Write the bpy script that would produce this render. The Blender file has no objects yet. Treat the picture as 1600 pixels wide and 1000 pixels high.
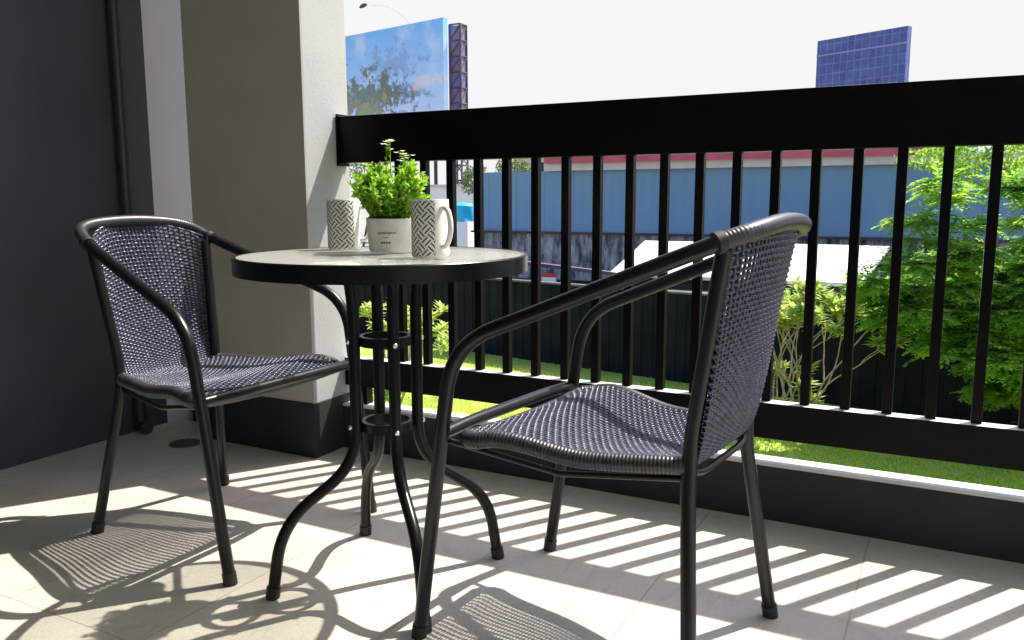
import bpy, bmesh, math, random
from mathutils import Vector, Matrix
random.seed(7)
R = math.radians
C = bpy.context.scene.collection

# ------------------------------------------------------------------ camera
scn = bpy.context.scene
CAM = Vector((2.599, -2.090, 0.813))
FW = Vector((-0.46215, 0.87484, -0.14514)); RT = Vector((0.88419, 0.46711, -0.00280)); UP = Vector((-0.0653, 0.1296, 0.9894))
FW.normalize(); RT = (RT - FW * RT.dot(FW)).normalized(); UP = RT.cross(FW)
cd = bpy.data.cameras.new('camera'); cam = bpy.data.objects.new('camera', cd); C.objects.link(cam)
cd.sensor_width = 36; cd.lens = 29.19; cd.clip_start = 0.02; cd.clip_end = 2000
m3 = Matrix((RT, UP, -FW)).transposed()
cam.matrix_world = Matrix.Translation(CAM) @ m3.to_4x4()
scn.camera = cam

# ------------------------------------------------------------------ light
SUN = Vector((0.3456, 0.5443, 1.0)).normalized()
sun_el = math.asin(SUN.z); sun_az = math.atan2(SUN.x, SUN.y)
w = bpy.data.worlds.new('World'); scn.world = w; w.use_nodes = True
nt = w.node_tree; bg = nt.nodes['Background']
sky = nt.nodes.new('ShaderNodeTexSky'); sky.sky_type = 'NISHITA'; sky.sun_disc = False
sky.sun_elevation = sun_el; sky.sun_rotation = sun_az
sky.air_density = 1.0; sky.dust_density = 2.5; sky.ozone_density = 1.0
hs = nt.nodes.new('ShaderNodeHueSaturation'); hs.inputs['Saturation'].default_value = 1.35
nt.links.new(sky.outputs[0], hs.inputs['Color']); 
# thin bright white haze low in the sky, clear blue overhead
wt = nt.nodes.new('ShaderNodeTexCoord'); wsp = nt.nodes.new('ShaderNodeSeparateXYZ'); nt.links.new(wt.outputs['Generated'], wsp.inputs[0])
wr = nt.nodes.new('ShaderNodeMapRange'); wr.interpolation_type = 'SMOOTHSTEP'; wr.inputs[1].default_value = 0.18; wr.inputs[2].default_value = 0.55; wr.inputs[3].default_value = 1.0; wr.inputs[4].default_value = 0.0
nt.links.new(wsp.outputs['Z'], wr.inputs[0])
wm = nt.nodes.new('ShaderNodeMix'); wm.data_type = 'RGBA'; wm.clamp_result = False; wm.clamp_factor = True
wm.inputs[7].default_value = (2.72, 2.72, 2.76, 1)
nt.links.new(wr.outputs[0], wm.inputs[0]); nt.links.new(hs.outputs[0], wm.inputs[6]); nt.links.new(wm.outputs[2], bg.inputs[0])
bg.inputs[1].default_value = 0.15
ld = bpy.data.lights.new('sun', 'SUN'); ld.energy = 4.4; ld.angle = R(0.5); ld.color = (1, 0.915, 0.80)
lo = bpy.data.objects.new('sun', ld); C.objects.link(lo)
lo.rotation_euler = SUN.to_track_quat('Z', 'Y').to_euler()
scn.view_settings.view_transform = 'Standard'; scn.view_settings.look = 'None'
scn.view_settings.exposure = 1.18; scn.view_settings.gamma = 1

# ------------------------------------------------------------------ helpers
def at(px, py, Y):
    """world point on the vertical plane y = Y seen at photo pixel (1600 x 1000)"""
    d = FW + RT * ((px - 800) / 1297.5) - UP * ((py - 500) / 1297.5)
    return CAM + d * ((Y - CAM.y) / d.y)

MATS = {}
def pale_top(name, col, rough, sheen):  # pale colour on upward faces paints in the bright sky highlight
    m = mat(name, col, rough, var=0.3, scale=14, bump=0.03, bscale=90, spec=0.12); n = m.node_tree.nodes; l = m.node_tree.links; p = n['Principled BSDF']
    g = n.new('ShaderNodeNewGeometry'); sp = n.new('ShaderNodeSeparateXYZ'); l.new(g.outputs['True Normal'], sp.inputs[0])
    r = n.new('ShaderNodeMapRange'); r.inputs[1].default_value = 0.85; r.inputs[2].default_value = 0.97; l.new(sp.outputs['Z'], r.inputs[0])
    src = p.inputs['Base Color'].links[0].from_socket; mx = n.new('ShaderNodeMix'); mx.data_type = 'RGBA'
    l.new(r.outputs[0], mx.inputs[0]); l.new(src, mx.inputs[6]); mx.inputs[7].default_value = (*sheen, 1); l.new(mx.outputs[2], p.inputs['Base Color'])
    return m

def mat(name, col, rough=0.6, metal=0.0, var=0.0, scale=8.0, bump=0.0, bscale=60.0, spec=0.5, col2=None, detail=4.0):
    m = bpy.data.materials.new(name); m.use_nodes = True; MATS[name] = m
    n = m.node_tree.nodes; l = m.node_tree.links; p = n['Principled BSDF']
    p.inputs['Base Color'].default_value = (*col, 1); p.inputs['Roughness'].default_value = rough
    p.inputs['Metallic'].default_value = metal; p.inputs['Specular IOR Level'].default_value = spec
    tc = n.new('ShaderNodeTexCoord')
    if var or col2:
        ns = n.new('ShaderNodeTexNoise'); ns.inputs['Scale'].default_value = scale; ns.inputs['Detail'].default_value = detail
        l.new(tc.outputs['Object'], ns.inputs['Vector'])
        mx = n.new('ShaderNodeMix'); mx.data_type = 'RGBA'
        a = col; b = col2 or tuple(c * (1 - var) for c in col)
        mx.inputs[6].default_value = (*a, 1); mx.inputs[7].default_value = (*b, 1)
        cr = n.new('ShaderNodeMapRange'); cr.inputs[1].default_value = 0.35; cr.inputs[2].default_value = 0.65
        l.new(ns.outputs['Fac'], cr.inputs[0]); l.new(cr.outputs[0], mx.inputs[0]); l.new(mx.outputs[2], p.inputs['Base Color'])
    if bump:
        nb = n.new('ShaderNodeTexNoise'); nb.inputs['Scale'].default_value = bscale; nb.inputs['Detail'].default_value = 3
        l.new(tc.outputs['Object'], nb.inputs['Vector'])
        bp = n.new('ShaderNodeBump'); bp.inputs['Strength'].default_value = bump; bp.inputs['Distance'].default_value = 0.01
        l.new(nb.outputs['Fac'], bp.inputs['Height']); l.new(bp.outputs[0], p.inputs['Normal'])
    return m

def leafmat(name, col, col2, trans=0.35, scale=9.0, rough=0.55):
    m = mat(name, col, rough, col2=col2, scale=scale, spec=0.25)
    n = m.node_tree.nodes; l = m.node_tree.links; p = n['Principled BSDF']
    tr = n.new('ShaderNodeBsdfTranslucent'); ms = n.new('ShaderNodeMixShader'); ms.inputs[0].default_value = trans
    src = p.inputs['Base Color'].links[0].from_socket
    hsv = n.new('ShaderNodeHueSaturation'); hsv.inputs['Value'].default_value = 1.5; hsv.inputs['Saturation'].default_value = 1.1
    l.new(src, hsv.inputs['Color']); l.new(hsv.outputs[0], tr.inputs['Color'])
    l.new(p.outputs[0], ms.inputs[1]); l.new(tr.outputs[0], ms.inputs[2]); l.new(ms.outputs[0], n['Material Output'].inputs[0])
    return m

class MB:
    def __init__(s): s.v = []; s.f = []; s.mi = []
    def add(s, v, f, mi=0):
        o = len(s.v); s.v += [tuple(x) for x in v]; s.f += [tuple(i + o for i in q) for q in f]; s.mi += [mi] * len(f)
    def box(s, x0, x1, y0, y1, z0, z1, M=None, mi=0):
        v = [Vector((x, y, z)) for x in (x0, x1) for y in (y0, y1) for z in (z0, z1)]
        if M: v = [M @ q for q in v]
        s.add(v, [(0, 1, 3, 2), (4, 6, 7, 5), (0, 4, 5, 1), (2, 3, 7, 6), (0, 2, 6, 4), (1, 5, 7, 3)], mi)
    def tube(s, pts, r, n=12, caps=True, rf=None, flat=None):
        pts = [Vector(q) for q in pts]; k = len(pts)
        T = []
        for i in range(k):
            a = pts[max(i - 1, 0)]; b = pts[min(i + 1, k - 1)]; T.append((b - a).normalized())
        N = T[0].orthogonal().normalized()
        if flat is not None: N = (flat - T[0] * flat.dot(T[0])).normalized()
        v = []
        for i in range(k):
            N = (N - T[i] * N.dot(T[i])).normalized(); B = T[i].cross(N)
            rr = rf(i / (k - 1)) if rf else (r[i] if isinstance(r, (list, tuple)) else r)
            for j in range(n):
                a = 2 * math.pi * j / n
                v.append(pts[i] + N * (rr * math.cos(a)) + B * (rr * math.sin(a)))
        f = [(i * n + j, i * n + (j + 1) % n, (i + 1) * n + (j + 1) % n, (i + 1) * n + j) for i in range(k - 1) for j in range(n)]
        if caps: f += [tuple(range(n - 1, -1, -1)), tuple((k - 1) * n + j for j in range(n))]
        s.add(v, f)
    def lathe(s, prof, n=48, c=(0, 0, 0), closed=False):
        v = [(c[0] + r * math.cos(2 * math.pi * j / n), c[1] + r * math.sin(2 * math.pi * j / n), c[2] + z) for r, z in prof for j in range(n)]
        k = len(prof); f = []
        for i in range(k if closed else k - 1):
            i2 = (i + 1) % k
            for j in range(n): f.append((i * n + j, i * n + (j + 1) % n, i2 * n + (j + 1) % n, i2 * n + j))
        s.add(v, f)
    def disc(s, r, z, n=48, c=(0, 0), up=True):
        v = [(c[0] + r * math.cos(2 * math.pi * j / n), c[1] + r * math.sin(2 * math.pi * j / n), z) for j in range(n)]
        s.add(v, [tuple(range(n)) if up else tuple(range(n - 1, -1, -1))])
    def prism(s, poly, axis, a, b):
        """poly: list of 2-D points in the plane normal to axis ('x','y','z')"""
        def P(q, t): return {'x': (t, q[0], q[1]), 'y': (q[0], t, q[1]), 'z': (q[0], q[1], t)}[axis]
        n = len(poly); v = [P(q, a) for q in poly] + [P(q, b) for q in poly]
        s.add(v, [tuple(range(n)), tuple(range(2 * n - 1, n - 1, -1))] + [(i, i + n, (i + 1) % n + n, (i + 1) % n) for i in range(n)])
    def build(s, name, m, parent=None, smooth=False, bevel=0, loc=None, sharp=40):
        me = bpy.data.meshes.new(name); me.from_pydata(s.v, [], s.f)
        ms = m if isinstance(m, (list, tuple)) else [m]
        for q in ms: me.materials.append(q)
        if len(ms) > 1: me.polygons.foreach_set('material_index', s.mi)
        bm = bmesh.new(); bm.from_mesh(me); bmesh.ops.recalc_face_normals(bm, faces=bm.faces)
        if bevel:
            es = [e for e in bm.edges if len(e.link_faces) == 2 and e.calc_face_angle() > 0.6]
            bmesh.ops.bevel(bm, geom=es, offset=bevel, segments=2, affect='EDGES', profile=0.7)
        if smooth:
            for e in bm.edges:
                e.smooth = not (len(e.link_faces) == 2 and e.calc_face_angle() > R(sharp))
            for q in bm.faces: q.smooth = True
        bm.to_mesh(me); bm.free(); me.update()
        o = bpy.data.objects.new(name, me); C.objects.link(o)
        if parent: o.parent = parent
        if loc: o.location = loc
        return o

def empty(name, loc, rz=0.0):
    o = bpy.data.objects.new(name, None); o.empty_display_size = 0.1; C.objects.link(o)
    o.location = loc; o.rotation_euler.z = rz; return o
def tag(o, label=None, cat=None, group=None, kind=None):
    if label: o['label'] = label
    if cat: o['category'] = cat
    if group: o['group'] = group
    if kind: o['kind'] = kind
    return o

def fillet(P, r, n=8):
    """polyline with rounded corners; P list of points, r radius-like trim length per corner"""
    P = [Vector(q) for q in P]; out = [P[0]]
    for i in range(1, len(P) - 1):
        rr = r[i - 1] if isinstance(r, (list, tuple)) else r
        a = P[i] + (P[i - 1] - P[i]).normalized() * min(rr, (P[i - 1] - P[i]).length * 0.49)
        b = P[i] + (P[i + 1] - P[i]).normalized() * min(rr, (P[i + 1] - P[i]).length * 0.49)
        for k in range(n + 1):
            t = k / n; out.append(a * (1 - t) ** 2 + P[i] * 2 * t * (1 - t) + b * t * t)
    out.append(P[-1]); return out
def resample(P, d):
    out = [P[0]]; acc = 0
    L = [0]
    for i in range(1, len(P)): L.append(L[-1] + (P[i] - P[i - 1]).length)
    n = max(2, int(L[-1] / d)); res = []; j = 0
    for k in range(n + 1):
        s = L[-1] * k / n
        while j < len(P) - 2 and L[j + 1] < s: j += 1
        seg = L[j + 1] - L[j]; res.append(P[j].lerp(P[j + 1], (s - L[j]) / seg if seg > 1e-9 else 0))
    return res

# ------------------------------------------------------------------ materials
M_rail = pale_top('rail paint', (0.003, 0.003, 0.0042), 0.33, (0.55, 0.54, 0.53))
M_curb = mat('curb paint', (0.020, 0.0185, 0.018), 0.7, var=0.3, scale=6, bump=0.12, bscale=80)
M_cope = mat('coping', (0.62, 0.62, 0.62), 0.6, var=0.15, scale=20, bump=0.05)
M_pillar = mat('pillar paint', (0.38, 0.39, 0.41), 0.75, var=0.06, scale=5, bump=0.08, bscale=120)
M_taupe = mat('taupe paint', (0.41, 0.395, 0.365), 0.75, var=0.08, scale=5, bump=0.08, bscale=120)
M_house = mat('house paint', (0.58, 0.57, 0.55), 0.75, var=0.06, scale=5)
M_pink = mat('recess paint', (0.64, 0.58, 0.72), 0.75, var=0.06, scale=5, bump=0.08, bscale=120)
M_dwall = mat('dark wall paint', (0.052, 0.061, 0.086), 0.55, var=0.2, scale=3, bump=0.06, bscale=100)
M_pipe = mat('pipe plastic', (0.02, 0.021, 0.026), 0.35)
M_frame = mat('chair tube', (0.006, 0.006, 0.009), 0.30, var=0.3, scale=30, bump=0.04, bscale=200, spec=0.4)
M_rattan = mat('rattan', (0.070, 0.070, 0.125), 0.27, var=0.5, scale=60, bump=0.1, bscale=300)
M_rattan_w = mat('rattan wrap', (0.036, 0.033, 0.045), 0.36, var=0.4, scale=60)
M_cap = mat('rubber foot', (0.012, 0.011, 0.011), 0.6)
M_table = mat('table steel', (0.005, 0.005, 0.007), 0.30, var=0.25, scale=30, spec=0.25)
M_screw = mat('screw metal', (0.75, 0.75, 0.75), 0.25, metal=1.0)
M_mug = mat('mug glaze', (0.80, 0.79, 0.76), 0.22, var=0.06, scale=30)
M_pat = mat('mug pattern', (0.05, 0.05, 0.055), 0.4)
M_pot = mat('pot ceramic', (0.66, 0.66, 0.63), 0.6, var=0.2, scale=22, bump=0.1, bscale=90)
M_ink = mat('pot ink', (0.03, 0.04, 0.03), 0.7)
M_soil = mat('soil', (0.07, 0.035, 0.02), 0.9, var=0.5, scale=80, bump=0.6, bscale=120)
M_leafp = leafmat('pot leaves', (0.14, 0.32, 0.035), (0.28, 0.45, 0.06), 0.45, 40)
M_white = leafmat('pale petals', (0.80, 0.85, 0.55), (0.85, 0.85, 0.72), 0.3, 60)
M_leafpale = leafmat('pale tips', (0.45, 0.55, 0.18), (0.35, 0.5, 0.1), 0.4, 50)
M_leaft = leafmat('tree leaves', (0.09, 0.26, 0.04), (0.36, 0.50, 0.09), 0.55, 2.6)
M_leaff = leafmat('frangipani leaves', (0.28, 0.40, 0.10), (0.50, 0.54, 0.19), 0.48, 3)
M_leafd = leafmat('far leaves', (0.09, 0.15, 0.06), (0.15, 0.2, 0.07), 0.3, 2)
M_bark = mat('pale bark', (0.42, 0.34, 0.26), 0.8, var=0.35, scale=12)
M_barkd = mat('dark bark', (0.09, 0.07, 0.05), 0.9, var=0.4, scale=12)
M_fence = mat('fence', (0.010, 0.013, 0.022), 0.7, var=0.5, scale=2, spec=0.1)
M_cap2 = mat('fence cap', (0.10, 0.09, 0.09), 0.7, var=0.3, scale=3)
M_fascia = mat('fascia', (0.62, 0.60, 0.58), 0.7, var=0.1, scale=2)
M_red = mat('red roof', (0.60, 0.09, 0.16), 0.5, var=0.3, scale=1.5)
M_whroof = mat('white roof', (0.85, 0.84, 0.82), 0.5, var=0.06, scale=1.5)
M_beige = mat('beige wall', (0.50, 0.44, 0.36), 0.8, var=0.2, scale=1.5)
M_steel = mat('dark steel', (0.05, 0.045, 0.06), 0.6, var=0.4, scale=2)
M_rsteel = mat('rust steel', (0.12, 0.09, 0.13), 0.6, var=0.5, scale=2)
M_cyan = mat('cyan tank', (0.02, 0.45, 0.75), 0.35)
M_dark = mat('shade opening', (0.02, 0.02, 0.02), 0.8)
M_signr = mat('sign red', (0.6, 0.04, 0.05), 0.5); M_signw = mat('sign white', (0.8, 0.8, 0.8), 0.5)

def tile_mat():
    m = mat('floor tiles', (0.5, 0.46, 0.40), 0.55, spec=0.3); n = m.node_tree.nodes; l = m.node_tree.links; p = n['Principled BSDF']
    tc = n.new('ShaderNodeTexCoord'); mp = n.new('ShaderNodeMapping'); l.new(tc.outputs['Object'], mp.inputs[0])
    mp.inputs['Location'].default_value = (-1.70 + 0.385 * 10, 1.15 + 1.2 * 10, 0)
    br = n.new('ShaderNodeTexBrick'); br.offset = 0; br.squash = 1
    br.inputs['Scale'].default_value = 1.0; br.inputs['Brick Width'].default_value = 0.385; br.inputs['Row Height'].default_value = 1.2
    br.inputs['Mortar Size'].default_value = 0.0018; br.inputs['Mortar Smooth'].default_value = 0.3
    br.inputs['Color1'].default_value = (0.48, 0.455, 0.42, 1); br.inputs['Color2'].default_value = (0.45, 0.43, 0.40, 1); br.inputs['Mortar'].default_value = (0.30, 0.29, 0.27, 1)
    l.new(mp.outputs[0], br.inputs['Vector'])
    n1 = n.new('ShaderNodeTexNoise'); n1.inputs['Scale'].default_value = 3.2; n1.inputs['Detail'].default_value = 8; n1.inputs['Roughness'].default_value = 0.65
    l.new(tc.outputs['Object'], n1.inputs['Vector'])
    r1 = n.new('ShaderNodeMapRange'); r1.inputs[1].default_value = 0.3; r1.inputs[2].default_value = 0.7; r1.inputs[3].default_value = 0.80; r1.inputs[4].default_value = 1.08
    l.new(n1.outputs['Fac'], r1.inputs[0])
    n2 = n.new('ShaderNodeTexNoise'); n2.inputs['Scale'].default_value = 160; n2.inputs['Detail'].default_value = 2
    l.new(tc.outputs['Object'], n2.inputs['Vector'])
    r2 = n.new('ShaderNodeMapRange'); r2.inputs[1].default_value = 0.3; r2.inputs[2].default_value = 0.7; r2.inputs[3].default_value = 0.93; r2.inputs[4].default_value = 1.05
    l.new(n2.outputs['Fac'], r2.inputs[0])
    mu = n.new('ShaderNodeMath'); mu.operation = 'MULTIPLY'; l.new(r1.outputs[0], mu.inputs[0]); l.new(r2.outputs[0], mu.inputs[1])
    n3 = n.new('ShaderNodeTexNoise'); n3.inputs['Scale'].default_value = 38; n3.inputs['Detail'].default_value = 4; l.new(tc.outputs['Object'], n3.inputs['Vector'])
    r3 = n.new('ShaderNodeMapRange'); r3.inputs[1].default_value = 0.66; r3.inputs[2].default_value = 0.72; r3.inputs[3].default_value = 1.0; r3.inputs[4].default_value = 0.80; l.new(n3.outputs['Fac'], r3.inputs[0])
    n4 = n.new('ShaderNodeTexNoise'); n4.inputs['Scale'].default_value = 2.1; n4.inputs['Detail'].default_value = 5; n4.inputs['Distortion'].default_value = 1.2; l.new(tc.outputs['Object'], n4.inputs['Vector'])
    d4 = n.new('ShaderNodeMath'); d4.operation = 'SUBTRACT'; l.new(n4.outputs['Fac'], d4.inputs[0]); d4.inputs[1].default_value = 0.5
    a4 = n.new('ShaderNodeMath'); a4.operation = 'ABSOLUTE'; l.new(d4.outputs[0], a4.inputs[0])
    r4 = n.new('ShaderNodeMapRange'); r4.inputs[1].default_value = 0.0; r4.inputs[2].default_value = 0.014; r4.inputs[3].default_value = 0.90; r4.inputs[4].default_value = 1.0; l.new(a4.outputs[0], r4.inputs[0])
    m5 = n.new('ShaderNodeMath'); m5.operation = 'MULTIPLY'; l.new(r3.outputs[0], m5.inputs[0]); l.new(r4.outputs[0], m5.inputs[1])
    m6 = n.new('ShaderNodeMath'); m6.operation = 'MULTIPLY'; l.new(m5.outputs[0], m6.inputs[0]); l.new(mu.outputs[0], m6.inputs[1]); mu = m6
    vm = n.new('ShaderNodeVectorMath'); vm.operation = 'SCALE'; l.new(br.outputs['Color'], vm.inputs[0]); l.new(mu.outputs[0], vm.inputs['Scale'])
    l.new(vm.outputs[0], p.inputs['Base Color'])
    bp = n.new('ShaderNodeBump'); bp.inputs['Strength'].default_value = 0.25; bp.inputs['Distance'].default_value = 0.003
    sb = n.new('ShaderNodeMath'); sb.operation = 'SUBTRACT'; l.new(n2.outputs['Fac'], sb.inputs[0]); l.new(br.outputs['Fac'], sb.inputs[1])
    l.new(sb.outputs[0], bp.inputs['Height']); l.new(bp.outputs[0], p.inputs['Normal'])
    return m
M_tile = tile_mat()

def glass_mat():
    m = bpy.data.materials.new('frosted glass'); m.use_nodes = True; n = m.node_tree.nodes; l = m.node_tree.links
    n.remove(n['Principled BSDF'])
    tr = n.new('ShaderNodeBsdfTransparent'); tr.inputs[0].default_value = (0.965, 0.97, 0.93, 1)
    df = n.new('ShaderNodeBsdfDiffuse'); df.inputs[0].default_value = (0.88, 0.90, 0.92, 1)
    tl = n.new('ShaderNodeBsdfTranslucent'); tl.inputs[0].default_value = (0.8, 0.82, 0.75, 1)
    gl = n.new('ShaderNodeBsdfGlossy'); gl.inputs['Roughness'].default_value = 0.22
    a = n.new('ShaderNodeMixShader'); a.inputs[0].default_value = 0.85; l.new(df.outputs[0], a.inputs[1]); l.new(tr.outputs[0], a.inputs[2])
    b = n.new('ShaderNodeMixShader'); b.inputs[0].default_value = 0.04; l.new(a.outputs[0], b.inputs[1]); l.new(tl.outputs[0], b.inputs[2])
    fr = n.new('ShaderNodeFresnel'); fr.inputs[0].default_value = 1.5
    c = n.new('ShaderNodeMixShader'); fm = n.new('ShaderNodeMath'); fm.operation = 'MULTIPLY'; fm.inputs[1].default_value = 0.22; l.new(fr.outputs[0], fm.inputs[0]); l.new(fm.outputs[0], c.inputs[0]); l.new(b.outputs[0], c.inputs[1]); l.new(gl.outputs[0], c.inputs[2])
    tc = n.new('ShaderNodeTexCoord'); ns = n.new('ShaderNodeTexNoise'); ns.inputs['Scale'].default_value = 90
    bp = n.new('ShaderNodeBump'); bp.inputs['Strength'].default_value = 0.35; bp.inputs['Distance'].default_value = 0.003
    l.new(tc.outputs['Object'], ns.inputs['Vector']); l.new(ns.outputs['Fac'], bp.inputs['Height'])
    for q in (df, gl): l.new(bp.outputs[0], q.inputs['Normal'])
    l.new(c.outputs[0], n['Material Output'].inputs[0]); return m
M_glass = glass_mat()

def clad_mat(name, c1, c2, period, axis=0, rough=0.5):
    m = mat(name, c1, rough); n = m.node_tree.nodes; l = m.node_tree.links; p = n['Principled BSDF']
    tc = n.new('ShaderNodeTexCoord'); wv = n.new('ShaderNodeTexWave'); wv.bands_direction = 'XYZ'[axis]
    wv.inputs['Scale'].default_value = 0.314 / period; wv.inputs['Distortion'].default_value = 0; l.new(tc.outputs['Object'], wv.inputs['Vector'])
    ns = n.new('ShaderNodeTexNoise'); ns.inputs['Scale'].default_value = 0.7; ns.inputs['Detail'].default_value = 6
    mp = n.new('ShaderNodeMapping'); mp.inputs['Scale'].default_value = (1.5, 1.5, 0.4); l.new(tc.outputs['Object'], mp.inputs[0]); l.new(mp.outputs[0], ns.inputs['Vector'])
    mx = n.new('ShaderNodeMix'); mx.data_type = 'RGBA'; mx.inputs[6].default_value = (*c1, 1); mx.inputs[7].default_value = (*c2, 1)
    l.new(ns.outputs['Fac'], mx.inputs[0]); l.new(mx.outputs[2], p.inputs['Base Color'])
    bp = n.new('ShaderNodeBump'); bp.inputs['Strength'].default_value = 0.6; bp.inputs['Distance'].default_value = 0.02
    l.new(wv.outputs['Fac'], bp.inputs['Height']); l.new(bp.outputs[0], p.inputs['Normal']); return m
def laps(m, step, w_):
    n = m.node_tree.nodes; l = m.node_tree.links; p = n['Principled BSDF']; tc = n.new('ShaderNodeTexCoord'); sp = n.new('ShaderNodeSeparateXYZ'); l.new(tc.outputs['Object'], sp.inputs[0])
    md = n.new('ShaderNodeMath'); md.operation = 'PINGPONG'; l.new(sp.outputs['X'], md.inputs[0]); md.inputs[1].default_value = step
    r = n.new('ShaderNodeMapRange'); r.inputs[1].default_value = 0; r.inputs[2].default_value = w_; r.inputs[3].default_value = .78; r.inputs[4].default_value = 1; l.new(md.outputs[0], r.inputs[0])
    src = p.inputs['Base Color'].links[0].from_socket; v = n.new('ShaderNodeVectorMath'); v.operation = 'SCALE'; l.new(src, v.inputs[0]); l.new(r.outputs[0], v.inputs['Scale']); l.new(v.outputs[0], p.inputs['Base Color']); return m
M_blue = clad_mat('blue cladding', (0.13, 0.265, 0.44), (0.165, 0.31, 0.48), 0.35)
laps(M_blue, 0.55, 0.035)

def streak_mat():
    m = mat('stained concrete', (0.3, 0.3, 0.3), 0.85); n = m.node_tree.nodes; l = m.node_tree.links; p = n['Principled BSDF']
    tc = n.new('ShaderNodeTexCoord'); mp = n.new('ShaderNodeMapping'); mp.inputs['Scale'].default_value = (3.2, 1, 0.7)
    ns = n.new('ShaderNodeTexNoise'); ns.inputs['Scale'].default_value = 1.3; ns.inputs['Detail'].default_value = 8; ns.inputs['Roughness'].default_value = 0.75
    l.new(tc.outputs['Object'], mp.inputs[0]); l.new(mp.outputs[0], ns.inputs['Vector'])
    cr = n.new('ShaderNodeValToRGB'); e = cr.color_ramp.elements
    e[0].position = 0.42; e[0].color = (0.035, 0.045, 0.06, 1); e[1].position = 0.62; e[1].color = (0.42, 0.44, 0.47, 1)
    l.new(ns.outputs['Fac'], cr.inputs[0]); l.new(cr.outputs[0], p.inputs['Base Color']); return m
M_streak = streak_mat()

def poster_mat():
    m = mat('printed sky poster', (0.2, 0.45, 0.8), 0.6); n = m.node_tree.nodes; l = m.node_tree.links; p = n['Principled BSDF']
    tc = n.new('ShaderNodeTexCoord'); sp = n.new('ShaderNodeSeparateXYZ'); l.new(tc.outputs['Generated'], sp.inputs[0])
    n1 = n.new('ShaderNodeTexNoise'); n1.inputs['Scale'].default_value = 0.35; n1.inputs['Detail'].default_value = 8; l.new(tc.outputs['Object'], n1.inputs['Vector'])
    n2 = n.new('ShaderNodeTexNoise'); n2.inputs['Scale'].default_value = 0.9; n2.inputs['Detail'].default_value = 8; n2.inputs['Roughness'].default_value = 0.72; l.new(tc.outputs['Object'], n2.inputs['Vector'])
    # sky: blue to pale with clouds
    c1 = n.new('ShaderNodeMix'); c1.data_type = 'RGBA'; c1.inputs[6].default_value = (0.62, 0.75, 0.90, 1); c1.inputs[7].default_value = (0.20, 0.50, 0.88, 1)
    l.new(sp.outputs['Z'], c1.inputs[0])
    c2 = n.new('ShaderNodeMix'); c2.data_type = 'RGBA'; c2.inputs[7].default_value = (0.8, 0.82, 0.88, 1)
    cr = n.new('ShaderNodeMapRange'); cr.inputs[1].default_value = 0.5; cr.inputs[2].default_value = 0.8; l.new(n1.outputs['Fac'], cr.inputs[0])
    l.new(cr.outputs[0], c2.inputs[0]); l.new(c1.outputs[2], c2.inputs[6])
    # tree crown printed towards lower left: distance from centre + noise
    def ell(cx, cz, sx, sz, amp, thr):
        a = n.new('ShaderNodeMath'); a.operation = 'SUBTRACT'; l.new(sp.outputs['X'], a.inputs[0]); a.inputs[1].default_value = cx
        b = n.new('ShaderNodeMath'); b.operation = 'SUBTRACT'; l.new(sp.outputs['Z'], b.inputs[0]); b.inputs[1].default_value = cz
        cb = n.new('ShaderNodeCombineXYZ'); 
        am = n.new('ShaderNodeMath'); am.operation = 'DIVIDE'; l.new(a.outputs[0], am.inputs[0]); am.inputs[1].default_value = sx
        bm_ = n.new('ShaderNodeMath'); bm_.operation = 'DIVIDE'; l.new(b.outputs[0], bm_.inputs[0]); bm_.inputs[1].default_value = sz
        l.new(am.outputs[0], cb.inputs[0]); l.new(bm_.outputs[0], cb.inputs[1])
        le = n.new('ShaderNodeVectorMath'); le.operation = 'LENGTH'; l.new(cb.outputs[0], le.inputs[0])
        nn = n.new('ShaderNodeMath'); nn.operation = 'MULTIPLY_ADD'; l.new(n2.outputs['Fac'], nn.inputs[0]); nn.inputs[1].default_value = amp; l.new(le.outputs['Value'], nn.inputs[2])
        r = n.new('ShaderNodeMapRange'); r.inputs[1].default_value = thr; r.inputs[2].default_value = thr - 0.25; l.new(nn.outputs[0], r.inputs[0]); return r
    cur = c2.outputs[2]
    for (cx, cz, sx, sz, amp, thr, col, k) in [(0.66, 0.66, 0.30, 0.26, 5.0, 3.15, (0.22, 0.30, 0.52), .55), (0.72, 0.40, 0.26, 0.20, 5.0, 3.2, (0.16, 0.24, 0.42), .75),
                                            (0.50, 0.38, 0.30, 0.26, 5.0, 3.4, (0.13, 0.16, 0.09), .85), (0.5, 0.30, 0.24, 0.18, 6.0, 3.5, (0.38, 0.40, 0.17), .75), (0.88, 0.48, 0.16, 0.10, 5.0, 3.0, (0.9, 0.72, 0.66), .7)]:
        r = ell(cx, cz, sx, sz, amp, thr); mk = n.new('ShaderNodeMath'); mk.operation = 'MULTIPLY'; l.new(r.outputs[0], mk.inputs[0]); mk.inputs[1].default_value = k
        mx = n.new('ShaderNodeMix'); mx.data_type = 'RGBA'; mx.inputs[7].default_value = (*col, 1); l.new(mk.outputs[0], mx.inputs[0]); l.new(cur, mx.inputs[6]); cur = mx.outputs[2]
    l.new(cur, p.inputs['Base Color']); return m
M_poster = poster_mat()

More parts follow.
